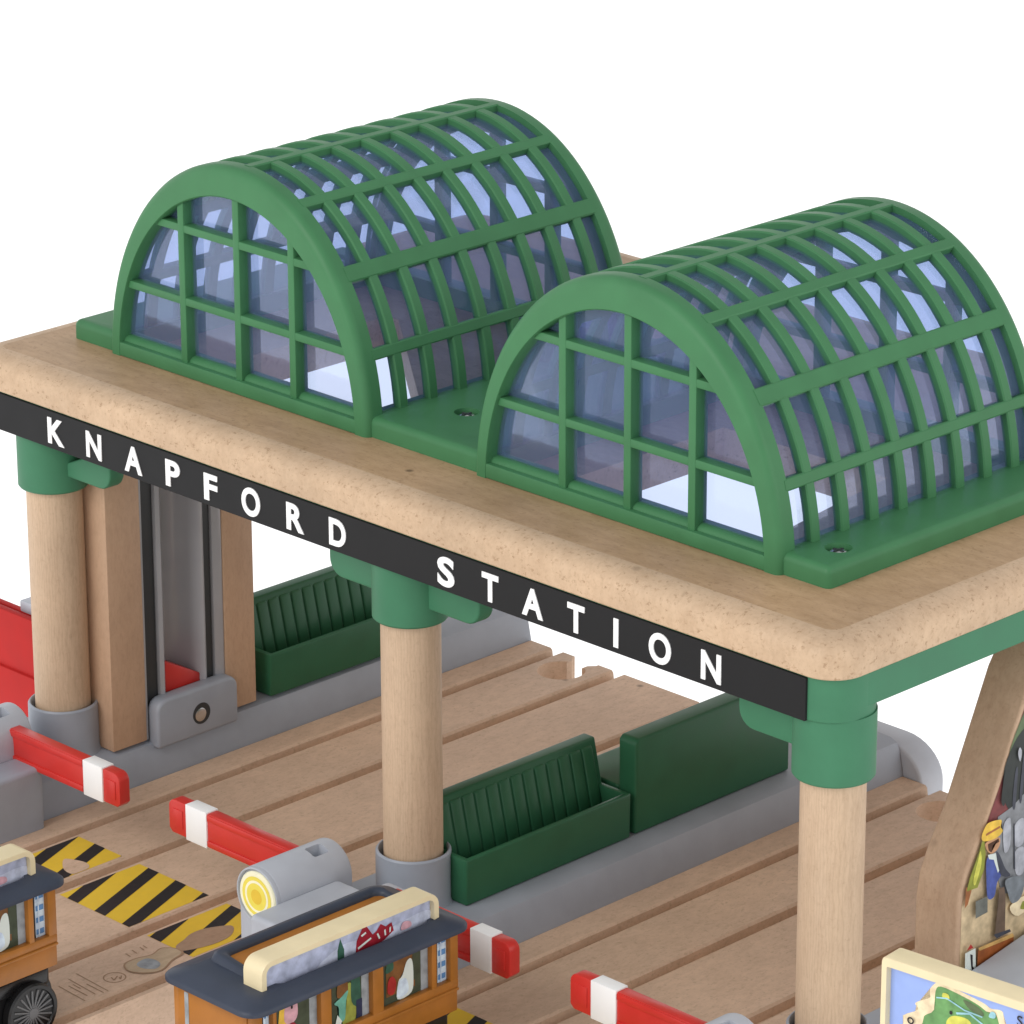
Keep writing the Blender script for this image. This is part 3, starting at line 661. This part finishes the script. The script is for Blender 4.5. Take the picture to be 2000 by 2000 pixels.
# ================================================================ PAINTED PANEL under the right beam
prof = [(3.28, -1.19), (3.28, 1.55), (3.36, 2.0), (3.62, 2.55), (4.1, 3.3), (5.36, 6.0), (6.08, ZB-.72), (15.0, ZB-.72), (15.0, -1.19)]
pn = mk('arched_panel', prism(prof, 'x', 23.45, 24.58, .07, 3), 'panel', None, 50)
tag(pn, 'thick wooden end panel with slanted edge and a painted farm scene, under the right beam', 'painted panel')
at(pn, (24.0, 9, -1.19))
MUR = [('floor', [(3.40, -1.1), (3.40, 1.6), (3.72, 2.45), (4.2, 3.3), (5.44, 5.95), (5.98, 6.95), (14.5, 6.95), (14.5, -1.1)]),
       ('bg_red', [(4.45, 3.85), (5.44, 5.95), (5.98, 6.95), (7.4, 6.95), (7.0, 3.2), (4.59, 3.06), (3.97, 2.95)]),
       ('foliage', [(4.7, 4.4), (5.3, 5.5), (6.3, 6.4), (7.6, 6.0), (7.3, 4.2), (6.2, 3.6), (5.0, 3.8)], 1),
       ('dark_tree', [(4.62, 4.3), (5.0, 4.85), (5.5, 5.0), (5.9, 4.3), (5.6, 3.5), (5.25, 3.2), (4.93, 3.22), (4.75, 3.37), (4.6, 3.71)], 1),
       ('stone', [(4.45, 3.25), (4.92, 3.34), (5.25, 3.5), (7.4, 3.9), (7.6, 1.3), (5.37, 1.38), (4.69, 1.43), (4.34, 2.32)]),
       ('dkgrey', [(4.9, 3.4), (4.96, 4.1), (5.04, 4.1), (5.0, 3.3)], 1), ('dkgrey', [(5.12, 3.5), (5.2, 4.4), (5.27, 4.4), (5.2, 3.4)], 1),
       ('stone_light', [(4.99, 2.88), (5.28, 2.96), (5.31, 2.42), (5.04, 2.42)], 1), ('stone_light', [(5.02, 2.27), (5.32, 2.3), (5.35, 1.75), (5.1, 1.77)], 1),
       ('stone_light', [(4.62, 3.0), (4.84, 3.1), (4.86, 2.5), (4.68, 2.4)], 1), ('dkgrey', [(4.95, 2.95), (4.98, 2.95), (5.06, 1.9), (5.02, 1.9)]),
       ('dkgrey', [(5.5, 1.9), (5.6, 2.6), (6.1, 2.7), (6.2, 1.8)], 1), ('stone_light', [(5.45, 3.2), (5.7, 3.35), (5.75, 2.8), (5.5, 2.75)], 1), ('moss', [(5.2, 5.6), (5.7, 6.0), (6.2, 5.7), (5.7, 5.3)], 1),
       ('dark_tree', [(4.5, 3.6), (4.56, 4.1), (4.64, 4.2), (4.62, 3.5)], 1), ('stone_light', [(4.98, 4.5), (5.03, 4.62), (5.1, 4.5), (5.06, 4.3)], 1),
       ('coast', [(4.9, 1.1), (5.4, 1.2), (5.8, 1.0), (5.2, .8)], 1), ('moss', [(5.25, .95), (5.34, 1.1), (5.42, .9)], 1),
       ('rust', [(3.42, 1.56), (3.44, 2.02), (3.64, 1.95), (3.52, 1.62)]), ('coat', [(3.80, 2.65), (3.92, 2.93), (3.97, 2.91), (4.03, 2.59), (4.0, 2.25), (3.81, 1.9), (3.46, 1.93), (3.55, 2.2)]),
       ('lime', [(3.78, 2.5), (3.86, 2.7), (3.9, 2.4), (3.74, 2.0), (3.66, 2.1)], 1),
       ('face', [(4.01, 2.83), (4.44, 2.82), (4.45, 2.61), (4.24, 2.52), (4.07, 2.64)], 1), ('hair', [(4.08, 2.78), (4.42, 2.80), (4.45, 2.72), (4.24, 2.70), (4.2, 2.56), (4.11, 2.63)]),
       ('hat', [(3.95, 3.18), (4.08, 3.26), (4.42, 3.22), (4.5, 3.15), (4.47, 3.04), (4.54, 2.93), (4.35, 2.84), (3.97, 2.88), (3.86, 3.0)], 1), ('rust', [(4.0, 3.04), (4.44, 3.08), (4.45, 3.03), (4.0, 2.99)]),
       ('blue', [(4.04, 2.44), (4.2, 2.48), (4.47, 2.27), (4.53, 1.96), (4.41, 1.82), (4.34, 1.54), (4.13, 1.56), (4.06, 1.99)], 1), ('whitebox', [(4.07, 2.55), (4.33, 2.51), (4.48, 2.09), (4.42, 2.04), (4.27, 2.38), (4.12, 2.44)]),
       ('dkgrey', [(4.33, 2.53), (4.46, 2.42), (4.65, 2.07), (4.83, 1.86), (4.66, 1.87), (4.48, 2.03)], 1), ('greyhand', [(4.67, 1.79), (5.1, 1.74), (5.29, 1.47), (5.17, 1.21), (4.91, 1.2), (4.77, 1.46)], 1),
       ('bag', [(3.72, 1.63), (4.1, 1.62), (4.12, 1.26), (3.74, 1.24)]), ('trouser', [(4.46, 1.68), (4.63, 1.66), (4.69, 1.43), (4.71, 0.64), (4.52, 0.62), (4.38, 0.61), (4.45, 1.39)]),
       ('dkgrey', [(4.34, .68), (4.86, .63), (4.91, .56), (4.44, .56)]), ('cart', [(3.84, .5), (5.0, .42), (4.99, -.2), (3.83, -.35)]), ('tan', [(3.84, .55), (4.95, .51), (5.01, .41), (3.89, .47)]),
       ('whitebox', [(3.42, .57), (3.75, .58), (3.81, -.3), (3.45, -.3)]), ('ink', [(3.58, .5), (3.66, .46), (3.68, .2), (3.74, .1), (3.70, .06), (3.63, .18)]), ('crimson', [(3.46, .62), (3.58, .73), (3.67, .62)])]
decals('mural_print', MUR, 'x', 24.582, .0035, pn)
rm = mk('ramp', prism([(2.6, -1.19), (2.6, .04), (3.0, .09), (5.0, .39), (9.0, .95), (9.0, -1.19)], 'x', 24.75, 29.5, .06, 3), 'light_grey', None)
tag(rm, 'pale grey sloping ramp beside the painted wooden panel at the right edge', 'ramp'); at(rm, (27, 5.5, -1.19))
mk('ramp_support', box(26.5, 29.3, 2.8, 8.8, -3.2, -1.2, .05, 2), 'light_grey', rm)

# ================================================================ MAP SIGN in front on the right
ms = empty('map_sign', (28.02, -3.2, 0), 'cream framed map of a green island in blue sea, lower right corner', 'map board')
ms.rotation_euler = (0, 0, R_(6.0))
def um(pts): return pts
out = rrect(0, 5.2, -1.0, 3.93, .14, 6); inn = rrect(.13, 5.07, -.87, 3.74, .03, 6)
lo = [[(a, .50, b) for a, b in out], [(a, .03, b) for a, b in out], [(a+(.02 if a < 2 else -.02), 0, b-.02) for a, b in out], [(a, 0, b) for a, b in inn], [(a, .14, b) for a, b in inn], [(a, .50, b) for a, b in inn]]
mk('frame', loft(lo, False, True), 'cream', ms, 40, True)
mk('backing', box(.10, 5.1, .16, .45, -.9, 3.80, .01, 1), 'cream', ms, 35, True)
for xa in (.7, 4.3): mk('stand', box(xa, xa+.3, .1, .4, -3.2, -.98, .04, 2), 'cream', ms, 35, True)
MAP = [('sea', rect(.12, 5.08, -.88, 3.75)),
       ('coast', [(.44, 2.64), (.45, 2.78), (.75, 2.98), (.69, 3.1), (.90, 3.24), (1.02, 3.33), (.99, 3.46), (1.15, 3.66), (1.38, 3.68), (2.14, 3.57), (2.34, 3.50), (2.59, 3.52), (2.66, 3.29), (3.0, 2.4), (2.4, .6), (1.2, .4), (.5, 1.4)], 1),
       ('land', [(.87, 2.76), (.92, 2.92), (1.09, 3.05), (1.14, 3.25), (1.13, 3.47), (1.25, 3.61), (1.78, 3.55), (2.09, 3.48), (2.29, 3.4), (2.45, 3.42), (2.55, 3.2), (2.8, 2.4), (2.2, .9), (1.2, .8), (.7, 1.8)], 1),
       ('lime', [(1.40, 2.85), (1.46, 3.05), (1.65, 3.13), (1.91, 3.10), (2.0, 2.8), (1.7, 2.6)], 1), ('foliage', [(1.75, 3.5), (2.1, 3.44), (2.2, 3.3), (1.9, 3.34)], 1), ('lime', [(1.3, 3.5), (1.42, 3.5), (1.44, 3.4), (1.3, 3.4)], 1),
       ('river', [(1.16, 3.38), (1.39, 3.43), (1.79, 3.31), (2.18, 3.29), (2.18, 3.26), (1.78, 3.28), (1.39, 3.40), (1.16, 3.35)]), ('river', [(1.6, 3.2), (1.9, 3.28), (2.2, 3.15), (2.18, 3.12), (1.9, 3.24), (1.62, 3.16)]),
       ('river', [(2.32, 3.33), (2.37, 3.45), (2.46, 3.44), (2.45, 3.34)], 1), ('ink', [(1.47, 3.19), (1.52, 3.19), (1.52, 3.13), (1.47, 3.13)], 1)]
mp_ = decals('map_print', MAP, 'y', .158, .003, ms, -1, True)
for ch_, x_, z_, s_ in (('o', .54, 2.66, .30), ('S', 2.93, 3.36, .30)):
    cu = bpy.data.curves.new('t', 'FONT'); cu.body = ch_; cu.size = s_; cu.offset = .004
    ob = bpy.data.objects.new('t', cu); COL.link(ob)
    dg = bpy.context.evaluated_depsgraph_get(); dg.update()
    me = bpy.data.meshes.new_from_object(ob.evaluated_get(dg))
    for v in me.vertices: v.co = Vector((x_+v.co.x, .115, z_+v.co.y))
    bpy.data.objects.remove(ob); bpy.data.curves.remove(cu)
    me.materials.clear(); me.materials.append(M['ink']); lo_ = bpy.data.objects.new('map_letter', me); COL.link(lo_); lo_.parent = ms

# ================================================================ RED BIN behind the left column
rbx = empty('red_bin', (-7, 4.5, -3.2), 'red open bin with grey slide behind the left column at the left edge', 'bin')
bm = box(-12, -4.7, 2.9, 3.12, -3.1, -.14, .04, 2); box(-12, -4.7, 3.75, 3.95, -3.1, -.50, .04, 2, bm); box(-4.95, -4.702, 3.1, 3.8, -3.1, -.30, .04, 2, bm)
box(-12.0, -4.9, 3.1, 3.8, -3.1, -1.2, .02, 1, bm); box(-12.1, -4.65, 2.80, 4.0, -3.15, -1.64, .05, 2, bm)
mk('bin_body', bm, 'bin_red', rbx)
mk('slide', box(-5.75, -4.8, 3.3, 5.2, -.25, .06, .05, 2), 'light_grey', rbx)
